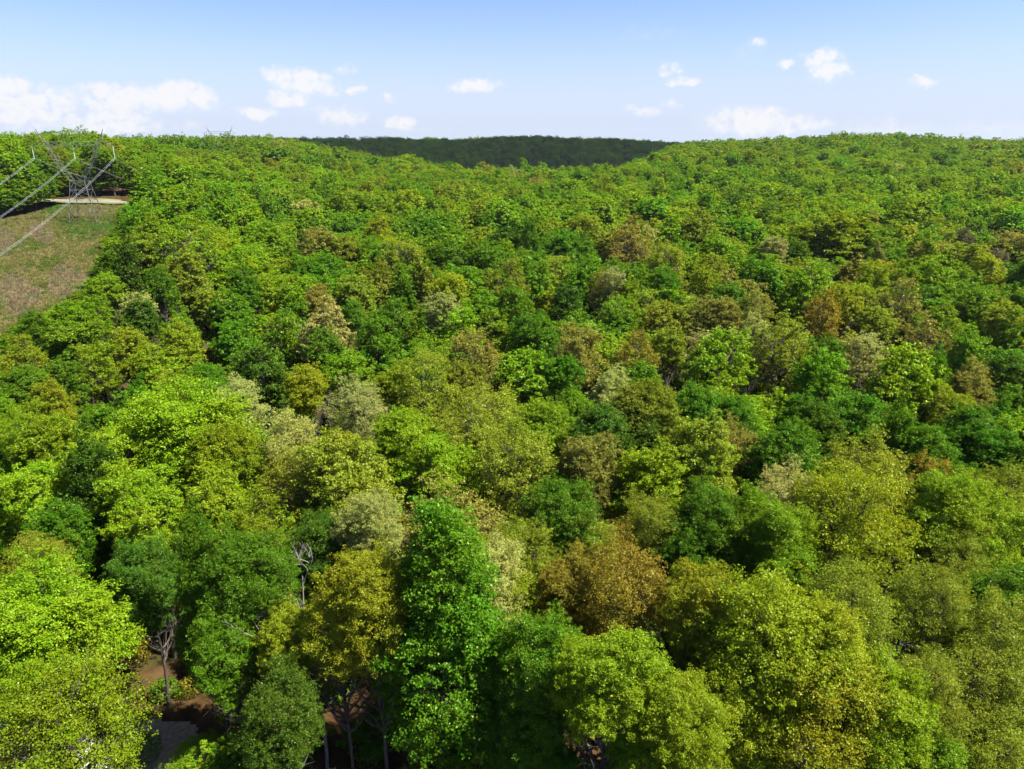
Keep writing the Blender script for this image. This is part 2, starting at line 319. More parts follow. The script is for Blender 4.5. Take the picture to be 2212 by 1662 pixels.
# u, v of the treetop in the photo, crown width there, colour, crown kind, height, own label (or None)
S = [
 (475,1290,110,'G','oval',19,None),
 (30,1238,350,'L','spread',21,'big bright lime-green tree cut off by the left edge beside the dark clearing'),
 (100,1425,330,'L','airy',19,'yellow-green tree in the bottom left corner over grey gravel'),
 (15,1590,180,'Y','airy',14,'low yellowish tree crown right in the bottom left corner'),
 (425,1612,90,'A','airy',6,'small light green sapling at the bottom of the dirt clearing'),
 (965,1098,390,'B','cone',28,'tall pointed emerald tree in the lower middle with its dark trunk showing'),
 (1160,1318,250,'G','oval',22,'rounded deep green tree just right of the tall pointed emerald tree'),
 (1078,1184,200,'L','oval',22,'feathery lime tree peeking out behind the pointed emerald tree'),
 (800,1165,230,'Y','oval',25,'yellow tree with an orange tinge left of the pointed emerald tree'),
 (720,1280,130,'Y','airy',21,'narrow yellow tree lobe left of the larger yellow tree'),
 (625,1290,95,'Y','oval',19,'slim yellow-orange tree between deep green crowns at lower left'),
 (408,1085,150,'G','cone',25,'narrow deep green tree right of the dark conifer-like tree'),
 (505,1130,210,'B','oval',24,'tall glossy emerald tree right of the dark clearing'),
 (160,935,190,'D','cone',25,'dark blue-green tree in the shade below the huge lime tree'),
 (372,812,330,'L','spread',27,'huge bright lime-green tree, the largest crown in the left half'),
 (480,900,170,'L','dome',24,'lime crown joined to the right side of the huge lime tree'),
 (225,905,190,'L','dome',24,None),(100,880,170,'A','dome',23,None),(25,1000,190,'L','spread',22,None),(300,1010,200,'L','spread',22,None),(450,1010,190,'L','spread',21,None),(40,870,110,'L','airy',22,None),
 (60,1150,130,'O','airy',20,None),
 (1330,1365,230,'L','spread',23,'bright lime tree at the bottom edge right of the middle'),
 (1480,1445,140,'L','oval',21,None),(1390,1530,210,'A','dome',18,None),(1155,1560,220,'B','dome',15,'low bright emerald tree at the bottom edge under the deep green one'),
 (1708,1258,340,'Y','dome',25,'big golden-yellow dome in the lower right, the brightest yellow there'),
 (1543,1234,210,'Y','dome',24,'golden-yellow crown touching the left side of the big golden dome'),
 (1830,1310,200,'Y','dome',23,None),(1887,1228,240,'O','airy',24,'olive tree with bare pale limbs right of the big golden dome'),(2035,1208,180,'O','airy',23,None),(2185,1275,220,'O','airy',22,None),
 (1575,1422,165,'Y','airy',20,None),(1787,1412,290,'Y','airy',21,None),(1927,1434,150,'L','oval',20,None),(2023,1405,180,'O','airy',20,None),(2165,1390,220,'O','airy',20,None),
 (1803,1563,170,'O','airy',15,'pale olive tree at the bottom edge below the golden dome'),(1619,1568,190,'L','dome',15,None),(2010,1570,240,'A','dome',16,None),(1720,1600,130,'L','dome',14,None),(2160,1560,180,'O','airy',16,None),(1500,1600,150,'L','dome',14,None),
 (1211,1022,190,'B','dome',25,'round deep emerald tree right of centre'),
 (1347,1153,230,'R','airy',24,'large rust-orange tree below the middle of the photo'),(1226,1180,110,'R','oval',22,None),(1244,1296,150,'R','airy',19,'rust-orange tree low down right of the pointed emerald tree'),
 (1285,1110,150,'O','airy',23,None),(1140,1120,160,'O','airy',23,None),
 (796,1050,90,'C','oval',24,'white-blossomed tree left of the middle, above the yellow tree'),
 (1042,1160,60,'C','oval',24,'small white-blossomed crown hidden behind the pointed emerald tree'),
 (739,911,260,'O','dome',26,'broad olive-yellow dome left of the middle'),(640,960,150,'O','airy',24,None),(560,1040,160,'L','airy',21,None),
 (878,868,140,'L','dome',24,'bright lime tree near the middle with dark forked limbs'),(935,935,180,'L','spread',23,None),
 (1000,841,170,'O','airy',25,None),(1109,898,200,'O','airy',25,'large airy olive tree right of the middle with dark forked limbs'),(1177,850,150,'A','dome',24,None),
 (1299,861,130,'D','dome',25,'dark green round tree right of the middle'),(1365,890,100,'D','dome',22,None),(1365,828,120,'O','dome',25,None),(1440,826,110,'O','dome',25,None),
 (1282,932,140,'T','oval',24,'brownish tree with a clear forked trunk right of the middle'),(1400,960,180,'L','dome',23,None),(1504,898,190,'O','dome',25,None),
 (1531,1031,120,'B','oval',24,None),(1494,1112,110,'B','oval',21,None),(1711,909,180,'B','spread',24,None),(1834,833,120,'B','dome',24,None),(1780,875,110,'B','dome',23,None),(1640,930,110,'B','dome',22,None),
 (1517,824,105,'B','dome',24,None),(1589,844,90,'G','dome',23,None),(1725,850,90,'B','dome',23,None),
 (1963,739,185,'L','spread',25,'spreading bright lime tree on the right with dark limbs under it'),(2096,783,120,'T','dome',23,'round tan tree right of the spreading lime tree'),(2068,833,75,'Y','oval',22,None),
 (1943,874,70,'B','cone',24,'small pointed emerald tree below the spreading lime tree'),(2024,912,100,'B','dome',23,None),(2099,862,110,'B','dome',24,None),(2103,920,90,'B','oval',22,None),(2170,915,100,'B','oval',23,None),
 (1902,930,200,'O','airy',26,None),(1880,1000,260,'Y','airy',26,'broad airy yellow-olive tree with many dark upright limbs on the right'),(1790,1030,150,'O','airy',23,None),
 (2065,997,90,'B','oval',23,None),(2099,1000,80,'R','dome',22,'small rust tree near the right edge among emerald ones'),(2045,982,60,'R','airy',23,None),
 (2130,1031,230,'L','spread',24,'large lime tree at the right edge halfway down'),(1715,1017,110,'C','airy',23,'cream-flowered crown left of the broad airy yellow-olive tree'),
 (1691,1071,210,'A','spread',24,None),(1800,1143,110,'L','dome',19,None),(1834,1198,160,'L','dome',18,None),(1596,912,100,'T','airy',23,None),
 (1555,699,150,'A','dome',25,'large grass-green dome on the right, about halfway down'),(1790,745,130,'g','oval',24,None),(1705,690,130,'O','airy',24,None),
 (1875,708,110,'C','airy',24,'cream-tan tree on the right with its dark trunk in full view'),(1800,717,45,'B','oval',23,None),(2038,728,70,'B','cone',25,'pointed emerald tree on the far right above the round tan tree'),(2096,712,110,'g','dome',23,None),(2190,752,80,'D','dome',24,None),
 (702,651,125,'C','dome',25,'pale cream-white tree left of the middle, the palest crown in the wood'),
 (688,611,65,'T','dome',24,'small pinkish-brown tree just behind the pale cream-white tree'),(764,579,105,'O','dome',24,None),(757,640,60,'B','oval',22,None),(944,622,85,'C','dome',24,'cream-topped tree right of the pale cream-white tree'),
 (690,485,110,'T','dome',24,None),(735,495,90,'O','dome',23,None),(821,464,70,'Y','dome',24,None),(752,449,90,'g','dome',23,None),(764,406,85,'O','dome',23,None),(925,403,80,'A','dome',23,None),
 (969,582,85,'Y','dome',23,None),(979,511,110,'G','dome',23,None),(1055,514,95,'g','dome',23,None),(1084,557,110,'O','airy',24,None),(1098,478,80,'D','dome',24,None),
 (1260,453,100,'Y','dome',24,None),(1152,476,80,'B','cone',25,None),(1214,482,95,'G','dome',23,None),(1354,493,110,'T','airy',24,None),(1340,570,38,'C','oval',24,None),(1296,583,50,'R','airy',22,None),
 (1358,586,70,'L','cone',23,None),(1253,687,130,'T','airy',24,'tan airy tree right of the middle above the dark gap'),(1019,702,120,'T','airy',25,'tan tree above the middle with its pale forked trunk showing'),
 (1372,716,105,'R','airy',24,'round russet tree right of the middle'),(1217,759,70,'B','dome',23,None),(1170,673,90,'G','oval',23,None),(1232,608,95,'D','dome',24,None),(1134,673,75,'B','oval',23,None),(1105,608,95,'g','dome',23,None),
 (1758,568,135,'A','dome',25,'even grass-green dome on the right in front of a dark gap'),(1905,556,70,'L','oval',24,None),(1950,550,75,'L','oval',24,None),
 (1812,453,190,'L','spread',26,'widest lime-green crown on the upper right'),(1890,470,110,'A','dome',24,None),
 (2093,478,60,'P','pine',25,'dark brown pine on the upper right'),(2165,507,95,'P','pine',23,'broad dark brown pine near the right edge'),(2136,536,95,'Y','dome',23,'bright yellow dome in front of the dark brown pines'),
 (1783,633,90,'R','airy',23,None),(1834,601,90,'Y','dome',24,None),(1945,597,140,'T','airy',24,None),(1905,650,90,'O','dome',22,None),(2043,655,85,'A','dome',23,None),(2010,698,130,'T','airy',22,None),
 (2133,604,130,'g','dome',23,None),(1578,597,90,'G','dome',23,None),(1524,568,60,'Y','dome',24,None),(1538,536,80,'O','dome',24,None),(1560,500,125,'A','dome',23,None),(1449,514,110,'O','airy',24,None),(1513,453,100,'O','dome',24,None),(1679,503,60,'C','dome',24,None),
 (1524,640,110,'T','airy',23,None),(1574,633,52,'T','dome',24,None),(1639,618,80,'T','airy',24,None),(1632,683,80,'C','airy',23,None),(1437,637,110,'O','dome',23,None),(1437,575,75,'G','dome',23,None),(1610,412,70,'D','dome',23,None),
 (1250,505,70,'G','dome',22,None),(1365,415,100,'B','cone',23,None),(1480,420,80,'A','dome',23,None),
 (262,501,85,'D','cone',23,'dark pointed tree beside the right edge of the brown field'),(309,486,125,'O','dome',22,None),(333,572,75,'G','dome',22,None),(228,581,75,'A','dome',21,None),
 (290,623,60,'C','dome',22,'small cream-yellow crown right of the brown field'),(293,640,85,'D','dome',22,None),(383,624,65,'g','cone',22,None),(191,634,80,'A','dome',20,None),(71,671,80,'G','dome',20,None),(150,671,150,'g','spread',20,None),
 (272,702,95,'Y','dome',22,None),(392,693,90,'Y','dome',23,None),(52,717,100,'Y','airy',20,'cream-yellow tree at the left edge below the brown field'),(383,674,70,'g','dome',22,None),(386,535,110,'O','dome',23,None),
 (513,569,80,'G','dome',23,None),(136,766,105,'G','dome',22,None),(44,776,110,'g','dome',22,None),(357,796,65,'R','airy',24,'small dull-red crown on the left behind the huge lime tree'),
 (558,732,150,'D','spread',25,'wide dark green crown left of the middle'),(442,773,90,'G','dome',24,None),(503,820,125,'C','airy',25,'pale buff tree right of the huge lime tree'),(612,880,125,'C','airy',24,None),(773,803,130,'C','airy',25,'pale buff crown left of the middle, above the olive-yellow dome'),
 (653,776,80,'Y','dome',24,None),(745,742,110,'A','dome',24,None),(690,700,90,'B','oval',24,None),(919,759,150,'O','airy',25,None),(850,790,110,'L','dome',23,None),(990,770,80,'O','dome',23,None),
 (205,730,110,'L','airy',22,None),(120,820,90,'Y','dome',22,None),(330,740,110,'L','dome',23,None),
 (1450,700,80,'O','dome',23,None),(1310,790,65,'C','oval',23,None),(1390,770,80,'G','dome',23,None),(1230,850,80,'g','dome',22,None),
 (2180,640,80,'O','dome',23,None),(2200,990,60,'O','airy',24,None),(2080,1130,120,'O','airy',21,None),(1600,1150,130,'A','dome',20,None),(1420,1060,120,'O','airy',22,None),(1640,1180,120,'G','dome',19,None),
 (860,1270,120,'G','dome',19,None),(600,1440,130,'D','oval',18,None),(1330,1290,110,'G','dome',18,None),
 (700,1110,120,'D','dome',21,None),(560,1230,110,'G','oval',19,None),(290,1150,120,'D','oval',19,None),(110,1090,110,'G','oval',20,None),
]
PX = 0.97
FIELD = np.array([(-300, 790), (0, 738), (80, 690), (160, 640), (205, 590), (225, 530), (248, 495), (262, 462), (276, 434), (140, 432), (118, 452), (60, 468), (0, 480), (-300, 540)], float)
CLEAR = np.array([(185, 1300), (420, 1300), (450, 1440), (450, 1760), (-260, 1760), (-200, 1560), (90, 1530)], float)
PYV = np.array([(70, 320), (285, 320), (285, 440), (70, 440)], float)
def inside(poly, x, y):
    x = np.atleast_1d(x); y = np.atleast_1d(y); r = np.zeros(len(x), bool); n = len(poly)
    for i in range(n):
        x1, y1 = poly[i]; x2, y2 = poly[(i + 1) % n]
        c = ((y1 > y) != (y2 > y)) & (x < (x2 - x1) * (y - y1) / (y2 - y1 + 1e-12) + x1); r ^= c
    return r
FIELDW = np.array([ground_at(u, v)[:2] for u, v in FIELD]); CLEARW = np.array([ground_at(u, v)[:2] for u, v in CLEAR])

trees = []   # dicts: x y z h r col kind label listed
for (u, v, w, c, kind, h, lab) in S:
    b = ground_at(u, v, h); _, _, zc = project((b[0], b[1], b[2] + h))
    r = max(2.9, w * float(zc) / F / 2 * PX)
    # a tree half hidden by the one before it still needs its trunk apart from that one's
    trees.append(dict(x=b[0], y=b[1], z=b[2], h=h, r=r, c=c, kind=kind, label=lab, listed=True))
# fill: jittered grid, denser palette by region
def region_colour(u, v, x, y):
    n = math.sin(x * .051 + 1) * math.sin(y * .043) + .6 * math.sin(x * .11 + y * .07)
    if v > 450:
        if u < 620: P = 'LLAAgGgOY' if v > 700 else 'GAgALOGgA'
        elif u < 1150: P = 'gGAOGgABLgB' if v < 800 else 'OOALGOgT'
        else: P = 'OgAgTAGLOYG' if v < 800 else 'BGOOALYg'
    else:
        P = 'gAAgALgLgAO' if u < 1200 else 'AgLAgLALg'
    if n > .7: P = P + 'GGG'
    if n < -.7: P = P + 'LLA'
    c = P[rng.integers(len(P))]
    if rng.random() < .025: c = 'TOYC'[rng.integers(4)]
    return c
def add_fill(x0, x1, y0, y1, step, rmin, rmax, hlo, hhi):
    xs = np.arange(x0, x1, step); ys = np.arange(y0, y1, step * .87)
    X, Y = np.meshgrid(xs, ys); X = X + (np.arange(len(ys)) % 2)[:, None] * step / 2
    X = (X + rng.uniform(-.33, .33, X.shape) * step).ravel(); Y = (Y + rng.uniform(-.33, .33, Y.shape) * step).ravel()
    return X, Y
LX = np.array([t['x'] for t in trees]); LY = np.array([t['y'] for t in trees]); LR = np.array([t['r'] for t in trees])
LU, LVv, LZ = project(np.array([(t['x'], t['y'], t['z'] + t['h']) for t in trees])); LWp = LR * F / LZ
X, Y = add_fill(-420, 420, 20, 520, 8.7, 4, 5, 19, 24)
fx = []
for x, y in zip(X, Y):
    d = math.hypot(x, y)
    if d > 470 or abs(math.atan2(x, y)) > R(47) or d < 47: continue
    r = 4.0 + 3.9 * rng.random() ** 1.4; h = rng.uniform(16.5, 25.5) + (r - 5.7) * 1.2
    if d > 60 and np.any((LX - x) ** 2 + (LY - y) ** 2 < (.64 * (LR + r)) ** 2): continue
    if d <= 60 and np.any((LX - x) ** 2 + (LY - y) ** 2 < (.8 * (LR + r)) ** 2): continue
    if inside(FIELDW, x, y)[0] or inside(CLEARW, x, y)[0]: continue
    if y > 290 and x / y < -.38: h *= .84
    z = float(terrain(x, y))
    ok = True
    for _ in range(7):
        u, v, zc = project((x, y, z + h)); wp = r * F / zc
        bad = False
        if d < 260:
            k = (LZ > zc + 1) & (np.abs(LU - u) < (LWp * .75 + wp * .55)) & (v < LVv + LWp * 1.05) & (v > LVv - LWp * 2.2)
            bad = bool(k.any())
        uu = [u - wp * .7, u, u + wp * .7, u - wp * .6, u + wp * .6]; vv = [v + wp * .5, v + wp * .1, v + wp * .5, v + wp * 1.4, v + wp * 1.4]
        if inside(FIELD + [(-8, 4)], uu, vv).any() or (d < 330 and inside(PYV, uu, vv).any()): bad = True
        if d < 110 and inside(CLEAR, uu, vv).any(): bad = True
        if not bad: break
        h -= 1.9; r *= .93
        if h < 12.5: ok = False; break
    if not ok or bad: continue
    kind = ['dome', 'oval', 'spread', 'airy', 'dome', 'cone'][rng.integers(6)]
    c = region_colour(float(u), float(v), x, y)
    if c in 'OTC' and rng.random() < .6: kind = 'airy'
    if kind == 'cone': h += 1.5; r *= .85
    fx.append(dict(x=x, y=y, z=z, h=h, r=r, c=c, kind=kind, label=None, listed=False))
trees += fx
for t in trees:
    u, v, zc = project((t['x'], t['y'], t['z'] + t['h'])); t['u'] = float(u); t['v'] = float(v); t['zc'] = float(zc); t['pw'] = 2 * t['r'] * F / float(zc)
    t['cv'] = t['v'] + t['pw'] * .45
def in_frame(t, m=0): return -t['pw'] * .25 - m < t['u'] < PW + t['pw'] * .25 + m and t['v'] < PH + 10 and t['cv'] > 0
near = sorted([t for t in trees if in_frame(t)], key=lambda t: -t['pw'] - (60 if t['listed'] else 0))
INDIV = near[:298]; ids = {id(t) for t in INDIV}; REST = [t for t in trees if id(t) not in ids]
print("trees", len(trees), "in frame", len(near), "nearest stuff zc", min(t['zc'] for t in REST if in_frame(t)))

# ------------------------------------------------------------------ labels that single out one tree
SHAPE = {'dome': 'domed', 'oval': 'rounded', 'cone': 'pointed', 'spread': 'spreading', 'airy': 'airy', 'pine': 'pine-like'}
LAND = [("the tall pointed emerald tree", 965, 1250), ("the huge lime tree", 372, 950), ("the bare dead tree", 615, 1190), ("the white-blossomed tree", 796, 1090),
 ("the large rust-orange tree", 1347, 1230), ("the big golden-yellow dome", 1708, 1400), ("the lattice pylon", 200, 430), ("the brown field", 120, 600), ("the palest cream tree", 702, 700),
 ("the dark brown pines", 2130, 540), ("the dirt clearing", 330, 1560), ("the tan tree with forked trunk", 1019, 750), ("the round russet tree", 1372, 760), ("the spreading lime tree on the right", 1963, 800),
 ("the dark blue-green tree", 160, 1030), ("the broad airy yellow-olive tree", 1880, 1120), ("the small rust tree near the right edge", 2099, 1030), ("the cream-tan tree with full trunk", 1875, 750), ("the widest lime crown upper right", 1812, 520),
 ("the wide dark green crown", 558, 790), ("the round emerald tree right of centre", 1211, 1090), ("the even grass-green dome", 1758, 620), ("the small white-yellow crown by the field", 290, 640), ("the broad olive-yellow dome", 739, 1000),
 ("the round dark tree right of centre", 1299, 910), ("the lime tree with forked limbs", 878, 920), ("the far wooded ridge", 1050, 330)]
def base_label(t):
    s = 'big ' if t['pw'] > 190 else ('small ' if t['pw'] < 62 else '')
    d = f"{s}{WORD[t['c']]} {SHAPE[t['kind']]} tree"
    best = min(LAND, key=lambda l: (l[1] - t['u']) ** 2 + (l[2] - t['cv']) ** 2)
    dx, dy = t['u'] - best[1], t['cv'] - best[2]; dist = math.hypot(dx, dy)
    far = '' if dist < 130 else ('well ' if dist > 260 else '')
    if abs(dx) > abs(dy): rel = 'right of' if dx > 0 else 'left of'
    else: rel = 'in front of' if dy > 0 else 'behind'
    return f"{d} {far}{rel} {best[0]}"
groups = {}
for t in INDIV:
    if not t['label']: groups.setdefault(base_label(t), []).append(t)
ORD = {2: ['left one of two', 'right one of two'], 3: ['leftmost of three', 'middle of three', 'rightmost of three'],
       4: ['leftmost of four', 'second of four from the left', 'third of four from the left', 'rightmost of four']}
for L, ts in groups.items():
    ts.sort(key=lambda t: t['u'])
    if len(ts) == 1: ts[0]['label'] = L
    elif len(ts) in ORD:
        for t, o in zip(ts, ORD[len(ts)]): t['label'] = f"{L}, {o}".replace(' tree ', ' ').replace(' in front ', ' in front ')
    else:
        for i, t in enumerate(ts): t['label'] = f"{L}, number {i + 1} from the left".replace(' tree ', ' ')
for t in INDIV:
    w = t['label'].split()
    if len(w) > 16: t['label'] = ' '.join(t['label'].replace('near the right edge', 'by the edge').replace(' from the left', '').replace('the small', 'a small').split()[:16])

# ------------------------------------------------------------------ ground
def litter_material():
    m, t = new_mat("forest_floor"); tcn = N('ShaderNodeTexCoord', t)
    a = noise(tcn.outputs['Object'], .35, 6, .7, t); b = noise(tcn.outputs['Object'], 5, 4, .7, t); c = noise(tcn.outputs['Object'], .09, 4, .6, t)
    mx = N('ShaderNodeMixRGB', t); lk(mathn('MULTIPLY_ADD', a.outputs['Fac'], 3.2, t, -1.1, True), mx.inputs[0], t); mx.inputs[1].default_value = (.045, .026, .012, 1); mx.inputs[2].default_value = (.13, .075, .034, 1)
    m2 = N('ShaderNodeMixRGB', t); lk(mathn('MULTIPLY_ADD', c.outputs['Fac'], 4, t, -1.9, True), m2.inputs[0], t); lk(mx.outputs[0], m2.inputs[1], t); m2.inputs[2].default_value = (.045, .075, .018, 1)
    m3 = N('ShaderNodeMixRGB', t, blend_type='MULTIPLY'); m3.inputs[0].default_value = .8; lk(m2.outputs[0], m3.inputs[1], t); lk(b.outputs['Color'], m3.inputs[2], t)
    hb = N('ShaderNodeBrightContrast', t); hb.inputs[1].default_value = 0; lk(m3.outputs[0], hb.inputs[0], t)
    d = N('ShaderNodeBsdfDiffuse', t); lk(hb.outputs[0], d.inputs[0], t); o = N('ShaderNodeOutputMaterial', t); lk(d.outputs[0], o.inputs[0], t); return m
rad = np.concatenate([[0.01], np.geomspace(6, 3000, 210)]); th = np.linspace(0, 2 * np.pi, 301)[:-1]
RR, TH = np.meshgrid(rad, th, indexing='ij'); gx, gy = RR * np.sin(TH), RR * np.cos(TH)
gz = terrain(gx, gy); nr, na = RR.shape
i = np.arange(nr - 1)[:, None] * na; j = np.arange(na)[None]; j2 = (j + 1) % na
gf = np.stack([i + j, i + na + j, i + na + j2, i + j2], -1).reshape(-1, 4)[:, ::-1]
link("ground", make_mesh("ground", np.stack([gx, gy, gz], -1).reshape(-1, 3), gf, [litter_material()], smooth=True), kind='structure')

def patch(poly, step, lift):
    """a sheet of small squares over a world-space polygon, following the ground"""
    x0, y0 = poly.min(0); x1, y1 = poly.max(0)
    xs = np.arange(x0, x1 + step, step); ys = np.arange(y0, y1 + step, step); X, Y = np.meshgrid(xs, ys)
    nxx = len(xs); V = np.stack([X, Y, terrain(X, Y) + lift], -1).reshape(-1, 3)
    wob = np.sin(X * .9) * .5 + np.sin(Y * 1.3 + X * .4) * .5
    ins = inside(poly, (X + wob * step * .7).ravel(), (Y + wob * step * .6).ravel())
    ii, jj = np.meshgrid(np.arange(len(ys) - 1), np.arange(nxx - 1), indexing='ij'); a = (ii * nxx + jj).ravel()
    Fq = np.stack([a, a + 1, a + nxx + 1, a + nxx], -1); Fq = Fq[ins[Fq].all(1)]
    used = np.unique(Fq); re = np.full(len(V), -1); re[used] = np.arange(len(used))
    return V[used], re[Fq]
fm = simple_mat("field_soil_and_grass", (.07, .095, .024), (.17, .15, .06), .55, c3=(.22, .17, .10), sc3=.035)
V, Fq = patch(FIELDW, 2.2, .28); link("field", make_mesh("field", V, Fq, [fm], smooth=True), kind='structure')
gp = np.array([ground_at(u, v)[:2] for u, v in [(-200, 1540), (60, 1555), (150, 1570), (215, 1600), (250, 1640), (270, 1700), (280, 1790), (-200, 1790)]])
V, Fq = patch(gp, .35, .06); link("gravel_drive", make_mesh("gravel_drive", V, Fq, [simple_mat("gravel", (.26, .26, .28), (.48, .47, .49), 6, bump=.4)], smooth=True), kind='structure')
gp = np.array([ground_at(u, v)[:2] for u, v in [(250, 1575), (340, 1548), (425, 1565), (470, 1640), (480, 1790), (200, 1790)]])
V, Fq = patch(gp, .35, .03); link("dirt_path", make_mesh("dirt_path", V, Fq, [simple_mat("dirt", (.15, .105, .065), (.30, .22, .15), 2.2, bump=.4)], smooth=True), kind='structure')
# country road behind the pylon
rp = [ground_at(u, v)[:2] for u, v in [(60, 434.5), (140, 436), (200, 438), (255, 440), (300, 442), (380, 447)]]
rp = np.array(rp); s_ = np.linspace(0, len(rp) - 1, 60); rx = np.interp(s_, range(len(rp)), rp[:, 0]); ry = np.interp(s_, range(len(rp)), rp[:, 1])
dx, dy = np.gradient(rx), np.gradient(ry); L_ = np.hypot(dx, dy); nx_, ny_ = -dy / L_, dx / L_
def ribbon(off0, off1, lift):
    A = np.stack([rx + nx_ * off0, ry + ny_ * off0], 1); B = np.stack([rx + nx_ * off1, ry + ny_ * off1], 1)
    za = terrain(rx, ry) + lift
    V = np.concatenate([np.c_[A, za], np.c_[B, za]]); n = len(rx); q = np.arange(n - 1)
    return V, np.stack([q, q + 1, q + n + 1, q + n], 1)
V, Fq = ribbon(-2.6, 2.6, .48); V2, F2 = ribbon(-4.2, -4.2, .75); V2[len(rx):, 2] -= 1.2
rd = make_mesh("road", V, Fq, [simple_mat("asphalt", (.15, .15, .155), (.19, .19, .20), .8)])
link("road", rd, kind='structure')
V, Fq = ribbon(-8, -2.6, .42); V3, F3 = ribbon(2.6, 7, .42); V4, F4 = np.concatenate([V, V3]), np.concatenate([Fq, F3 + len(V)])
link("road_verge", make_mesh("road_verge", V4, F4, [simple_mat("verge_grass", (.09, .12, .03), (.17, .16, .06), .6)]), kind='structure')

# ------------------------------------------------------------------ individual trees
DARK = {}
for n_, t in enumerate(INDIV):
    lod = 0 if t['zc'] < 92 else 1
    if t['zc'] < 62 or (t['zc'] < 85 and t['r'] > 6.3): lod = -1
    var = int(rng.integers(2 if lod < 0 else 3))
    cm, tm = model(t['kind'], var, lod)
    name = 'pine_tree' if t['kind'] == 'pine' else 'tree'
    root = bpy.data.objects.new(name, None); SC.collection.objects.link(root); root.empty_display_size = 1
    root.location = (t['x'], t['y'], t['z']); root.rotation_euler = (rng.normal(0, .02), rng.normal(0, .02), rng.uniform(0, 6.283))
    rs = t['r'] / R0; zs_ = t['h'] / H0; root.scale = (rs * rng.uniform(.94, 1.06), rs * rng.uniform(.94, 1.06), zs_)
    root['label'] = t['label']; root['category'] = 'tree'; root['group'] = 'forest trees seen from above'
    col = np.array(PAL[t['c']]) * rng.uniform(.92, 1.08, 3) * rng.uniform(.86, 1.14)
    cr = link('crown', cm, root); cr.color = (*col, 1)
    kz = float(np.clip(t['r'] * (24 / t['h']) / R0 * 1.06, .95 if t['kind'] == 'cone' else .60, 1.12)); cr.scale[2] = kz; cr.location[2] = 24 * (1 - kz)
    link('trunk', tm, root)

# a bare dead tree and a few pale snags
def bare_tree(u, v, h, spread, seed, label):
    b = ground_at(u, v, h); g = np.random.default_rng(seed); T = TubeSet()
    zs = np.linspace(-.8, h * .8, 8); TP = np.stack([np.sin(zs * .3) * .25, np.cos(zs * .25) * .2, zs], 1); T.tube(TP, np.linspace(.17, .04, 8), 6)
    B = TubeSet()
    def limb(p, d, ln, r, dep):
        n = 6; P = [p]
        for _ in range(n): d = unit(d + g.normal(0, .22, 3) + np.array([0, 0, .05])); P.append(P[-1] + d * ln / n)
        B.tube(P, np.linspace(r, r * .35, n + 1), 4)
        if dep:
            for q in range(3): limb(P[2 + q], unit(d + g.normal(0, .75, 3)), ln * g.uniform(.4, .65), r * .6, dep - 1)
    for k in range(9):
        z = h * g.uniform(.38, .8); a = k * 2.4 + g.normal(0, .3)
        limb(np.array([np.interp(z, zs, TP[:, 0]), np.interp(z, zs, TP[:, 1]), z]), unit(np.array([math.cos(a), math.sin(a), g.uniform(.35, 1.1)])), spread * g.uniform(.7, 1.2), .038, 3)
    root = bpy.data.objects.new('dead_tree', None); SC.collection.objects.link(root); root.location = b
    root['label'] = label; root['category'] = 'dead tree'; root['group'] = 'bare trees among the green ones'
    link('trunk', T.mesh('trunk', [DEADWOOD], True), root); link('branches', B.mesh('branches', [DEADWOOD], True), root)
bare_tree(640, 1120, 25, 5.5, 4, 'bare grey dead tree with tangled branches at lower left of the middle')
bare_tree(1935, 1330, 20.5, 4.5, 8, 'pale leafless limbs standing right of the big golden-yellow dome')
bare_tree(1330, 1455, 18, 4.0, 9, 'pale bare limbs below the large rust-orange tree')
bare_tree(1890, 790, 20, 3.0, 12, 'thin whitish snag on the right beside the cream-tan tree')

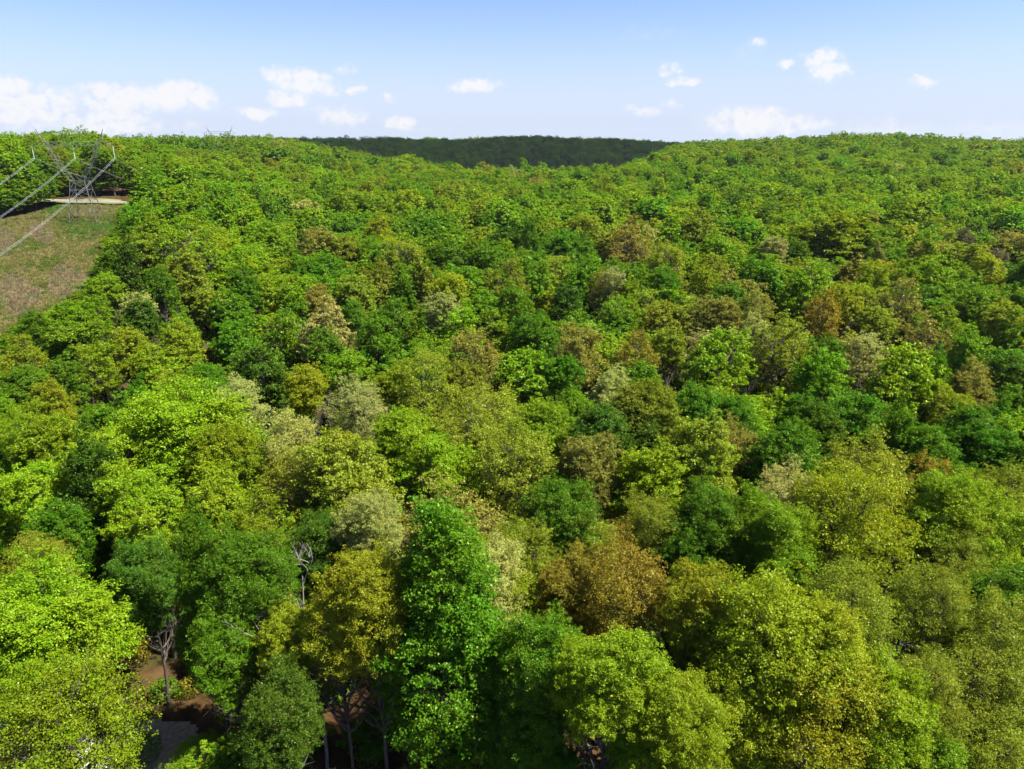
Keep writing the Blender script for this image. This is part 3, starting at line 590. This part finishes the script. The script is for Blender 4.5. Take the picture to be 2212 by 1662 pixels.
# ------------------------------------------------------------------ stuff made of many copies inside ONE object
def scatter_object(name, protos, pts, which, rot, scale, tint, mats, **props):
    """protos: [(V, quads, leafvar colours, material index)] kept in the object's own mesh; one node group stamps them on the points"""
    Vs, Fs, Cs, Ms, Pid, off = [], [], [], [], [], 0
    for k, (V, Fq, col, mi) in enumerate(protos):
        Vs.append(V); Fs.append(Fq + off); Cs.append(col); Ms.append(np.full(len(Fq), mi)); Pid.append(np.full(len(V), k)); off += len(V)
    npt = len(pts); Vs.append(np.asarray(pts, float)); Pid.append(np.full(npt, -1))
    nV = off + npt
    def pad(a, w, fill=0.0):
        r = np.full((nV, w), fill, np.float32); r[off:] = np.asarray(a).reshape(npt, w); return r
    wh = np.full(nV, -1, np.int32); wh[off:] = which
    me = make_mesh(name, np.concatenate(Vs), np.concatenate(Fs), mats, mat_idx=np.concatenate(Ms), attrs={
        'leafvar': ('FACE', 'FLOAT_COLOR', np.concatenate(Cs)), 'pid': ('POINT', 'INT', np.concatenate(Pid).astype(np.int32)), 'which': ('POINT', 'INT', wh),
        'rot': ('POINT', 'FLOAT_VECTOR', pad(rot, 3)), 'scl': ('POINT', 'FLOAT_VECTOR', pad(scale, 3, 1)), 'tint': ('POINT', 'FLOAT_COLOR', pad(np.c_[tint, np.ones(npt)], 4))})
    gt = bpy.data.node_groups.new(name, 'GeometryNodeTree')
    gt.interface.new_socket('Geometry', in_out='INPUT', socket_type='NodeSocketGeometry'); gt.interface.new_socket('Geometry', in_out='OUTPUT', socket_type='NodeSocketGeometry')
    gi, go = gt.nodes.new('NodeGroupInput'), gt.nodes.new('NodeGroupOutput')
    def named(nm, ty):
        n = gt.nodes.new('GeometryNodeInputNamedAttribute'); n.data_type = ty; n.inputs['Name'].default_value = nm; return n.outputs['Attribute']
    pid = named('pid', 'INT')
    def sep(val, attr, geo):
        c = gt.nodes.new('FunctionNodeCompare'); c.data_type = 'INT'; c.operation = 'EQUAL'; lk(attr, c.inputs[2], gt); c.inputs[3].default_value = val
        s = gt.nodes.new('GeometryNodeSeparateGeometry'); s.domain = 'POINT'; lk(geo, s.inputs['Geometry'], gt); lk(c.outputs[0], s.inputs['Selection'], gt); return s.outputs['Selection']
    P = sep(-1, pid, gi.outputs[0]); jn = gt.nodes.new('GeometryNodeJoinGeometry')
    wattr = named('which', 'INT'); rattr = named('rot', 'FLOAT_VECTOR'); sattr = named('scl', 'FLOAT_VECTOR')
    for k in range(len(protos)):
        ip = gt.nodes.new('GeometryNodeInstanceOnPoints')
        lk(sep(k, wattr, P), ip.inputs['Points'], gt); lk(sep(k, pid, gi.outputs[0]), ip.inputs['Instance'], gt)
        e2r = gt.nodes.new('FunctionNodeEulerToRotation'); lk(rattr, e2r.inputs[0], gt); lk(e2r.outputs[0], ip.inputs['Rotation'], gt); lk(sattr, ip.inputs['Scale'], gt)
        lk(ip.outputs[0], jn.inputs[0], gt)
    lk(jn.outputs[0], go.inputs[0], gt)
    o = link(name, me, **props); o['kind'] = 'stuff'
    md = o.modifiers.new('scatter', 'NODES'); md.node_group = gt
    return o

# far woodland: every tree past the nearest three hundred
far = list(REST)
def far_fill(d0, d1, step, rlo, rhi):
    x1 = d1 * 1.02
    X, Y = add_fill(-x1, x1, d0 * .5, d1, step, 0, 0, 0, 0)
    D = np.hypot(X, Y); A = np.abs(np.arctan2(X, Y)); k = (D >= d0) & (D < d1) & (A < R(44)); X, Y = X[k], Y[k]
    Z = terrain(X, Y); h = rng.uniform(16.5, 26, len(X)); h = np.where(rng.random(len(X)) < .08, h + 3.5, h); U, Vv, Zc = project(np.stack([X, Y, Z + h], -1))
    for x, y, z, hh, u, v, zc in zip(X, Y, Z, h, U, Vv, Zc):
        c = region_colour(float(u), float(v), x, y)
        if y > 850 and -.3 < x / y < .33: c = 'GgAGBgDgA'[rng.integers(9)]; hh = hh * rng.uniform(.85, 1.12)
        far.append(dict(x=x, y=y, z=z, h=hh, r=rlo + (rhi - rlo) * rng.random() ** 1.3, c=c, kind=['dome', 'oval', 'dome', 'cone', 'spread'][rng.integers(5)], zc=zc))
far_fill(470, 900, 11.6, 5.0, 9.6); far_fill(900, 2100, 13.5, 6.2, 11.0)
roadp = np.stack([rx, ry], 1)
far = [t for t in far if t['y'] > 1000 or np.min((roadp[:, 0] - t['x']) ** 2 + (roadp[:, 1] - t['y']) ** 2) > 13 ** 2]
protos = []; KI = {}
for lod in (1, 2, 3):
    for k in ('dome', 'oval', 'cone', 'spread', 'airy', 'pine'):
        if lod == 3 and k in ('airy', 'pine'): continue
        for var in range(2):
            sh, zb, nl, airy, lb = SPEC[k]
            npf, nlf, leaf = {1: (1500, 18, .29), 2: (800, 13, .42), 3: (300, 10, .72)}[lod]
            (V, Fq, col), T = build_model(100 + var * 31 + len(k) * 7 + ord(k[0]), sh, zb, nl, npf, nlf, leaf, airy, lb * (1.0, 1.05, 1.1)[lod - 1], twigs=False, trunk=lod < 3, ragged=(.48, .34, .26)[lod - 1], bough=(.6, .35, .2)[lod - 1])
            KI[(lod, k, var)] = len(protos)
            if T is not None:
                tv, tf = np.concatenate(T.V), np.concatenate(T.F)
                # crown and trunk in one model: trunk faces use the bark material
                protos.append((np.concatenate([V, tv]), np.concatenate([Fq, tf + len(V)]), np.concatenate([col, np.ones((len(tf), 4))]), np.concatenate([np.zeros(len(Fq)), np.ones(len(tf))])))
            else: protos.append((V, Fq, col, np.zeros(len(Fq))))
which, rot, scs, tint, pts = [], [], [], [], []
for t in far:
    lod = 1 if t['zc'] < 190 else (2 if t['zc'] < 520 else 3); k = t['kind']
    if lod == 3 and k in ('airy', 'pine'): k = 'dome'
    which.append(KI[(lod, k, int(rng.integers(2)))]); rot.append((0, 0, rng.uniform(0, 6.283))); rs = t['r'] / R0; scs.append((rs, rs * rng.uniform(.9, 1.1), t['h'] / H0))
    tint.append(np.array(PAL[t['c']]) * rng.uniform(.91, 1.09, 3) * rng.uniform(.86, 1.16)); pts.append((t['x'], t['y'], t['z']))
scatter_object('woodland', protos, pts, which, rot, scs, tint, [LEAFI, BARK], label='unbroken green forest canopy running back over the hills to the horizon', category='woodland')
print("far trees", len(far))

# undergrowth on the forest floor
g = np.random.default_rng(5); shr = []
for q in range(3):
    n = 420; d = unit(g.normal(0, 1, (n, 3)) + [0, 0, .5]); L = d * g.uniform(.4, 1, (n, 1)) ** .5 * [1, 1, .8] + [0, 0, .7]
    nn = unit(d + g.normal(0, .5, (n, 3))); t1 = unit(np.cross(nn, g.normal(0, 1, (n, 3)))); t2 = np.cross(nn, t1); s = .15 * g.uniform(.6, 1.3, (n, 1))
    V = np.stack([L - t1 * s * .6, L - t2 * s * .42, L + t1 * s * .6, L + t2 * s * .42], 1).reshape(-1, 3); col = np.ones((n, 4)); col[:, :2] = g.uniform(0, 1, (n, 2))
    shr.append((V, np.arange(4 * n).reshape(-1, 4), col, np.zeros(n)))
P = []
while len(P) < 2300:
    x, y = g.uniform(-110, 110), g.uniform(25, 150)
    if inside(FIELDW, x, y)[0]: continue
    u, v, _ = project((x, y, float(terrain(x, y))))
    if inside(CLEAR, u, v)[0] and v > 1560 and u > 60 and g.random() < .8: continue
    P.append((x, y, float(terrain(x, y)) - .1))
nP = len(P); s = g.uniform(.5, 2.0, nP); cc = np.array([PAL['gGAOLRT'[g.choice(7, p=[.27, .25, .17, .1, .06, .1, .05])]] for _ in range(nP)]) * g.uniform(.7, 1.1, (nP, 1))
shn = len(shr)
for kk in range(3):
    (V, Fq, col), T = build_model(300 + kk, ('dome', 'oval', 'dome')[kk], 8.0, 16, 340, 10, .55, False, .2, twigs=False, trunk=False); shr.append((V / [R0, R0, H0], Fq, col, np.zeros(len(Fq))))
P2 = []
while len(P2) < 900:
    x, y = g.uniform(-130, 130), g.uniform(36, 190)
    if abs(x) > .8 * y + 8 or inside(FIELDW, x, y)[0] or inside(CLEARW, x, y)[0]: continue
    z = float(terrain(x, y)); u, v, _ = project((x, y, z + 9))
    if inside(CLEAR, u, v)[0] or inside(FIELD, u, v)[0]: continue
    P2.append((x, y, z))
nA = len(P2)
EDGE = np.array([ground_at(u, v)[:2] for u, v in [(-300, 536), (0, 478), (60, 466), (118, 450), (132, 434), (140, 424), (200, 425), (280, 426), (330, 429)]])
EDGE2 = np.array([ground_at(u, v)[:2] for u, v in [(280, 446), (268, 462), (254, 495), (232, 530), (212, 590), (168, 640), (90, 690), (0, 738)]])
for ED, ofs in ((EDGE, (4, 9)), (EDGE, (1, 3)), (EDGE2, (1, 4))):
    if ED is EDGE2: nE = len(P2)
    for q in range(140 if ofs[0] else 90):
        k = g.integers(0, len(ED) - 1); tt_ = g.random(); p = ED[k] + (ED[k + 1] - ED[k]) * tt_; dd = unit(ED[k + 1] - ED[k]); nn2 = np.array([-dd[1], dd[0]])
        p = p + nn2 * g.uniform(*ofs) + dd * g.normal(0, 1)
        if inside(FIELDW, *p)[0] or np.min(np.hypot(*(roadp - p).T)) < 9: continue
        P2.append((p[0], p[1], float(terrain(*p))))
n2 = len(P2); P = P + P2; h2 = g.uniform(5, 13, n2); r2 = g.uniform(1.5, 3.2, n2); h2[nA:] = g.uniform(7, 15, n2 - nA); r2[nA:] = g.uniform(2.5, 4.6, n2 - nA); h2[nE:] = g.uniform(1.5, 4.5, n2 - nE) * np.clip((np.array(P2)[nE:, 1] - 130) / 90, .35, 1); r2[nE:] = g.uniform(1.5, 3, n2 - nE); nP = len(P)
c2 = np.array([PAL['gGAOLB'[g.integers(6)]] for _ in range(n2)]) * g.uniform(.8, 1.1, (n2, 1)); cc = np.concatenate([cc, c2])
WH = np.concatenate([g.integers(0, 3, nP - n2), g.integers(shn, shn + 3, n2)]); SCL = np.concatenate([np.c_[s, s, s * g.uniform(.7, 1.5, nP - n2)], np.c_[r2, r2, h2]])
scatter_object('undergrowth', shr, P, WH, np.c_[np.zeros((nP, 2)), g.uniform(0, 6.28, nP)], SCL, cc, [LEAFI], label='low shrubs and saplings on the brown forest floor between trunks', category='undergrowth')

# rough grass, dry brush and brambles of the power line field
gr = []
for q in range(4):
    n = 26; a = g.uniform(0, 6.28, n); rr = g.uniform(0, .55, n); lean = g.normal(0, .25, (n, 2)); hh = g.uniform(.35, 1.0, n); w = g.uniform(.05, .12, n)
    bx, by = np.cos(a) * rr, np.sin(a) * rr; th2 = g.uniform(0, 3.14, n); ex, ey = np.cos(th2) * w, np.sin(th2) * w
    V = np.stack([np.stack([bx - ex, by - ey, np.zeros(n)], 1), np.stack([bx + ex, by + ey, np.zeros(n)], 1), np.stack([bx + ex * .3 + lean[:, 0], by + ey * .3 + lean[:, 1], hh], 1), np.stack([bx - ex * .3 + lean[:, 0], by - ey * .3 + lean[:, 1], hh], 1)], 1).reshape(-1, 3)
    col = np.ones((n, 4)); col[:, :2] = g.uniform(0, 1, (n, 2)); gr.append((V, np.arange(4 * n).reshape(-1, 4), col, np.zeros(n)))
for q in range(2): V, Fq, col, mi = shr[q]; gr.append((V * [.9, .9, .6], Fq, col, mi))
x0, y0 = FIELDW.min(0); x1, y1 = FIELDW.max(0); X = g.uniform(x0, x1, 90000); Y = g.uniform(y0, y1, 90000)
k = inside(FIELDW, X, Y) & (np.abs(np.arctan2(X, Y)) < R(42)); X, Y = X[k], Y[k]; k = np.array([np.min((roadp[:, 0] - a) ** 2 + (roadp[:, 1] - b) ** 2) > 81 for a, b in zip(X, Y)]); X, Y = X[k][:26000], Y[k][:26000]; nP = len(X)
f1 = np.sin(X * .13 + 2 + 1.5 * np.sin(Y * .05)) * np.sin(Y * .09 + 1 + np.sin(X * .07)) + .5 * np.sin(X * .31) * np.sin(Y * .27); f2 = np.sin(X * .05 + 4) * np.sin(Y * .06 + .5) + .4 * np.sin(X * .4 + Y * .3)
base = np.where((f1 > .25)[:, None], [(.20, .18, .06)], [(.125, .150, .030)]); base = np.where((f2 > .55)[:, None], [(.22, .175, .10)], base); base = np.where(((f1 < -.55) & (f2 < .3))[:, None], [(.07, .14, .02)], base)
base = np.where((g.random(nP) < .16)[:, None], [(.27, .23, .11)], base) * g.uniform(.7, 1.25, (nP, 1))
bush = g.random(nP) < np.where(f1 < -.3, .16, .035); wh = np.where(bush, g.integers(4, 6, nP), g.integers(0, 4, nP)); base = np.where((bush & (g.random(nP) < .8))[:, None], [(.07, .15, .02)], base)
s = g.uniform(.5, 1.25, nP)
scatter_object('field_grass', gr, np.c_[X, Y, terrain(X, Y) + .26], wh, np.c_[np.zeros((nP, 2)), g.uniform(0, 6.28, nP)], np.c_[s, s, s * .8], base, [LEAFI], label='rough olive and straw-brown grass and brambles covering the cleared field', category='grass')

# ------------------------------------------------------------------ lattice pylons and their cables
STEEL = simple_mat("galvanised_steel", (.05, .053, .055), (.15, .15, .145), .5, rough=.6, metal=.2)
GLASS = simple_mat("insulator_glass", (.42, .50, .44), (.55, .62, .56), 3, rough=.3)
WIRE = simple_mat("aluminium_wire", (.50, .52, .55), (.62, .64, .66), 1, rough=.45, metal=.35)
BASEPT = ground_at(190, 482); LDIR = unit(np.array([.20, -.98])); 
ARM = np.array([.98, .20])
def pylon(base, label, thick=1.0):
    root = bpy.data.objects.new('transmission_pylon', None); SC.collection.objects.link(root); root.location = base
    root.rotation_euler = (0, 0, math.atan2(ARM[1], ARM[0])); root['label'] = label; root['category'] = 'pylon'; root['group'] = 'power line pylons in a row'
    w = .08 * thick; zw, hw, hb = 14.5, 2.3, 4.6
    B = TubeSet()
    def corner(z):
        k = hb + (hw - hb) * z / zw; return k
    lv = [0, 4.2, 8.0, 11.4, zw]
    for a in range(4):
        sx, sy = [(1, 1), (1, -1), (-1, -1), (-1, 1)][a]; sx2, sy2 = [(1, 1), (1, -1), (-1, -1), (-1, 1)][(a + 1) % 4]
        for i_ in range(1, 5):
            k0, k1 = corner(lv[i_ - 1]), corner(lv[i_])
            B.bar((sx * k1, sy * k1, lv[i_]), (sx2 * k1, sy2 * k1, lv[i_]), w * .8)
            B.bar((sx * k0, sy * k0, lv[i_ - 1]), (sx2 * k1, sy2 * k1, lv[i_]), w * .6); B.bar((sx2 * k0, sy2 * k0, lv[i_ - 1]), (sx * k1, sy * k1, lv[i_]), w * .6)
        L1 = TubeSet(); L1.bar((sx * (hb + .15), sy * (hb + .15), -1.5), (sx * hw, sy * hw, zw), w * 1.7); link('leg', L1.mesh('leg', [STEEL]), root)
    link('body_bracing', B.mesh('body_bracing', [STEEL]), root)
    for s_x in (-1, 1):
        A = TubeSet(); zt = 26.0
        nod = [(hw, zw), (4.8, 18.6), (7.0, 22.4), (8.2, zt)]; inn = [(hw - 1.6, zw), (3.6, 18.9), (5.9, 22.6), (7.0, zt)]
        for y_ in (-1, 1):
            yy = [2.3, 1.6, 1.1, .9]
            for q in range(3):
                p0 = (s_x * nod[q][0], y_ * yy[q], nod[q][1]); p1 = (s_x * nod[q + 1][0], y_ * yy[q + 1], nod[q + 1][1]); q0 = (s_x * inn[q][0], y_ * yy[q], inn[q][1]); q1 = (s_x * inn[q + 1][0], y_ * yy[q + 1], inn[q + 1][1])
                A.bar(p0, p1, w); A.bar(q0, q1, w); A.bar(p0, q1, w * .6); A.bar(p1, q1, w * .6)
                A.bar((p1[0], -p1[1], p1[2]), p1, w * .5)
            # horn up to the shield wire
            A.bar((s_x * 8.2, y_ * .9, zt), (s_x * 10.6, 0, 31.6), w); A.bar((s_x * 7.0, y_ * .9, zt), (s_x * 9.8, 0, 29.6), w * .8)
            A.bar((s_x * 12.8, 0, zt), (s_x * 9.0, y_ * .5, 28.0), w * .7)
        link('arm', A.mesh('arm', [STEEL]), root)
    Cx = TubeSet(); zt = 26.0
    for y_ in (-.9, .9): Cx.bar((-12.8, y_ * .3, zt), (12.8, y_ * .3, zt), w); Cx.bar((-8.2, y_, zt + 1.3), (8.2, y_, zt + 1.3), w * .9)
    for q in range(12):
        xa = -8.2 + q * 1.3667; Cx.bar((xa, .9 * (-1) ** q, zt + (0 if q % 2 else 1.3)), (xa + 1.3667, -.9 * (-1) ** q, zt + (1.3 if q % 2 else 0)), w * .6)
    link('crossarm', Cx.mesh('crossarm', [STEEL]), root)
    for x_ in (-12.8, 0, 12.8):
        I = TubeSet(); zz = np.linspace(zt, zt - 4.0, 25); I.tube(np.c_[np.full(25, x_), np.zeros(25), zz], np.where(np.arange(25) % 2, .05, .15) * thick, 6); link('insulator', I.mesh('insulator', [GLASS]), root)
SP = 330.0
def tower_base(n):
    if n == 0: return BASEPT
    q = BASEPT[:2] - LDIR * SP * n; 
    return np.array([q[0], q[1], float(terrain(*q))])
# the line bends slightly at the first pylon and runs off to the right over the hills
bases = [np.array([BASEPT[0] + LDIR[0] * SP, BASEPT[1] + LDIR[1] * SP, 0]), BASEPT]
b2 = ground_at(478, 345, 27); q2 = BASEPT[:2] + unit(b2[:2] - BASEPT[:2]) * SP
dir2 = unit(np.array([ (577 - 1250) / 1690 * 615 + 0, 615.0]) - BASEPT[:2]); 
for n in (1, 2):
    q = BASEPT[:2] + dir2 * SP * 1.15 * n; bases.append(np.array([q[0], q[1], float(terrain(*q))]))
pylon(bases[1], 'nearest steel lattice pylon standing on the brown field with three insulators')
pylon(bases[2], 'second pylon far off among the trees right of the nearest one')
pylon(bases[3], 'most distant pylon, tiny on the wooded hill at upper left')
bases[0][2] = float(terrain(*bases[0][:2])); pylon_z = [bases[0][2] - 2] + [b[2] for b in bases[1:]]
for x_, lab in ((-12.8, 'leftmost of the three twin power cables crossing the field'), (0, 'middle one of the three twin power cables'), (12.8, 'rightmost of the three twin power cables, lowest across the field')):
    T = TubeSet()
    for e in (-.3, .3):
        for a_, b_, sag in ((0, 1, 15.5), (1, 2, 21), (2, 3, 21)):
            pa = np.array([*(bases[a_][:2] + ARM * (x_ + e)), pylon_z[a_] + 22.0]); pb = np.array([*(bases[b_][:2] + ARM * (x_ + e)), pylon_z[b_] + 22.0])
            u_ = np.linspace(0, 1, 60)[:, None]; P_ = pa + (pb - pa) * u_; P_[:, 2] -= (4 * sag * u_ * (1 - u_))[:, 0]
            T.tube(P_, .020, 4)
    link('power_cable', T.mesh('power_cable', [WIRE]), label=lab, category='power cable', group='power cables of the line')

# ------------------------------------------------------------------ the fair-weather cloud whose shadow lies over the far ridge
cm_, ct = new_mat("cloud_white"); dfc = N('ShaderNodeBsdfDiffuse', ct); dfc.inputs[0].default_value = (.9, .9, .9, 1); tpc = N('ShaderNodeBsdfTransparent', ct); mxc = N('ShaderNodeMixShader', ct); mxc.inputs[0].default_value = .38; lk(dfc.outputs[0], mxc.inputs[1], ct); lk(tpc.outputs[0], mxc.inputs[2], ct); oc = N('ShaderNodeOutputMaterial', ct); lk(mxc.outputs[0], oc.inputs[0], ct)
def cloud(cx, cy_, cz, lx, ly, seed):
    g = np.random.default_rng(seed); nu, nv = 72, 36
    th_, ph = np.meshgrid(np.linspace(0, 2 * np.pi, nu, endpoint=False), np.linspace(0, np.pi, nv), indexing='ij')
    d = np.stack([np.cos(th_) * np.sin(ph), np.sin(th_) * np.sin(ph), np.cos(ph)], -1)
    rr = 1 + .0 * th_
    for q in range(46):
        c = unit(g.normal(0, 1, 3)); k = (d * c).sum(-1); rr = np.maximum(rr, 1 + .22 * g.uniform(.3, 1) * np.sqrt(np.clip((k - .93) / .07, 0, 1)))
    V = d * rr[..., None] * [lx, ly, 70]; V[..., 2] = np.where(V[..., 2] < -18, -18 + .1 * (V[..., 2] + 18), V[..., 2])
    V = V.reshape(-1, 3); ii, jj = np.meshgrid(np.arange(nu), np.arange(nv - 1), indexing='ij'); a = ii * nv + jj; b = ((ii + 1) % nu) * nv + jj
    Fq = np.stack([a, a + 1, b + 1, b], -1).reshape(-1, 4)
    o = link('cloud', make_mesh('cloud', V, Fq, [cm_], smooth=True), label='long flat white cloud high above the shaded far ridge', category='cloud'); o.location = (cx, cy_, cz)
CH = 900.0; off = np.array([sd[0], sd[1]]) / sd[2] * (CH - 20)
cloud(40 + off[0], 1330 + off[1], CH, 620, 330, 3)

# ------------------------------------------------------------------ thin summer haze over the whole valley
hm, ht = new_mat("haze"); pv = N('ShaderNodeVolumePrincipled', ht); pv.inputs['Density'].default_value = HAZE; pv.inputs['Color'].default_value = (.80, .90, 1, 1); pv.inputs['Anisotropy'].default_value = .3
oh = N('ShaderNodeOutputMaterial', ht); lk(pv.outputs[0], oh.inputs['Volume'], ht)
hx, hz0, hz1 = 3300, -140.0, 92.0
V = [(a, b, c) for c in (hz0, hz1) for a, b in ((-hx, -hx), (hx, -hx), (hx, hx), (-hx, hx))]
link('haze', make_mesh('haze', V, [[0, 3, 2, 1], [4, 5, 6, 7], [0, 1, 5, 4], [1, 2, 6, 5], [2, 3, 7, 6], [3, 0, 4, 7]], [hm]), kind='stuff', label='thin bluish air between the camera and the far hills', category='haze')
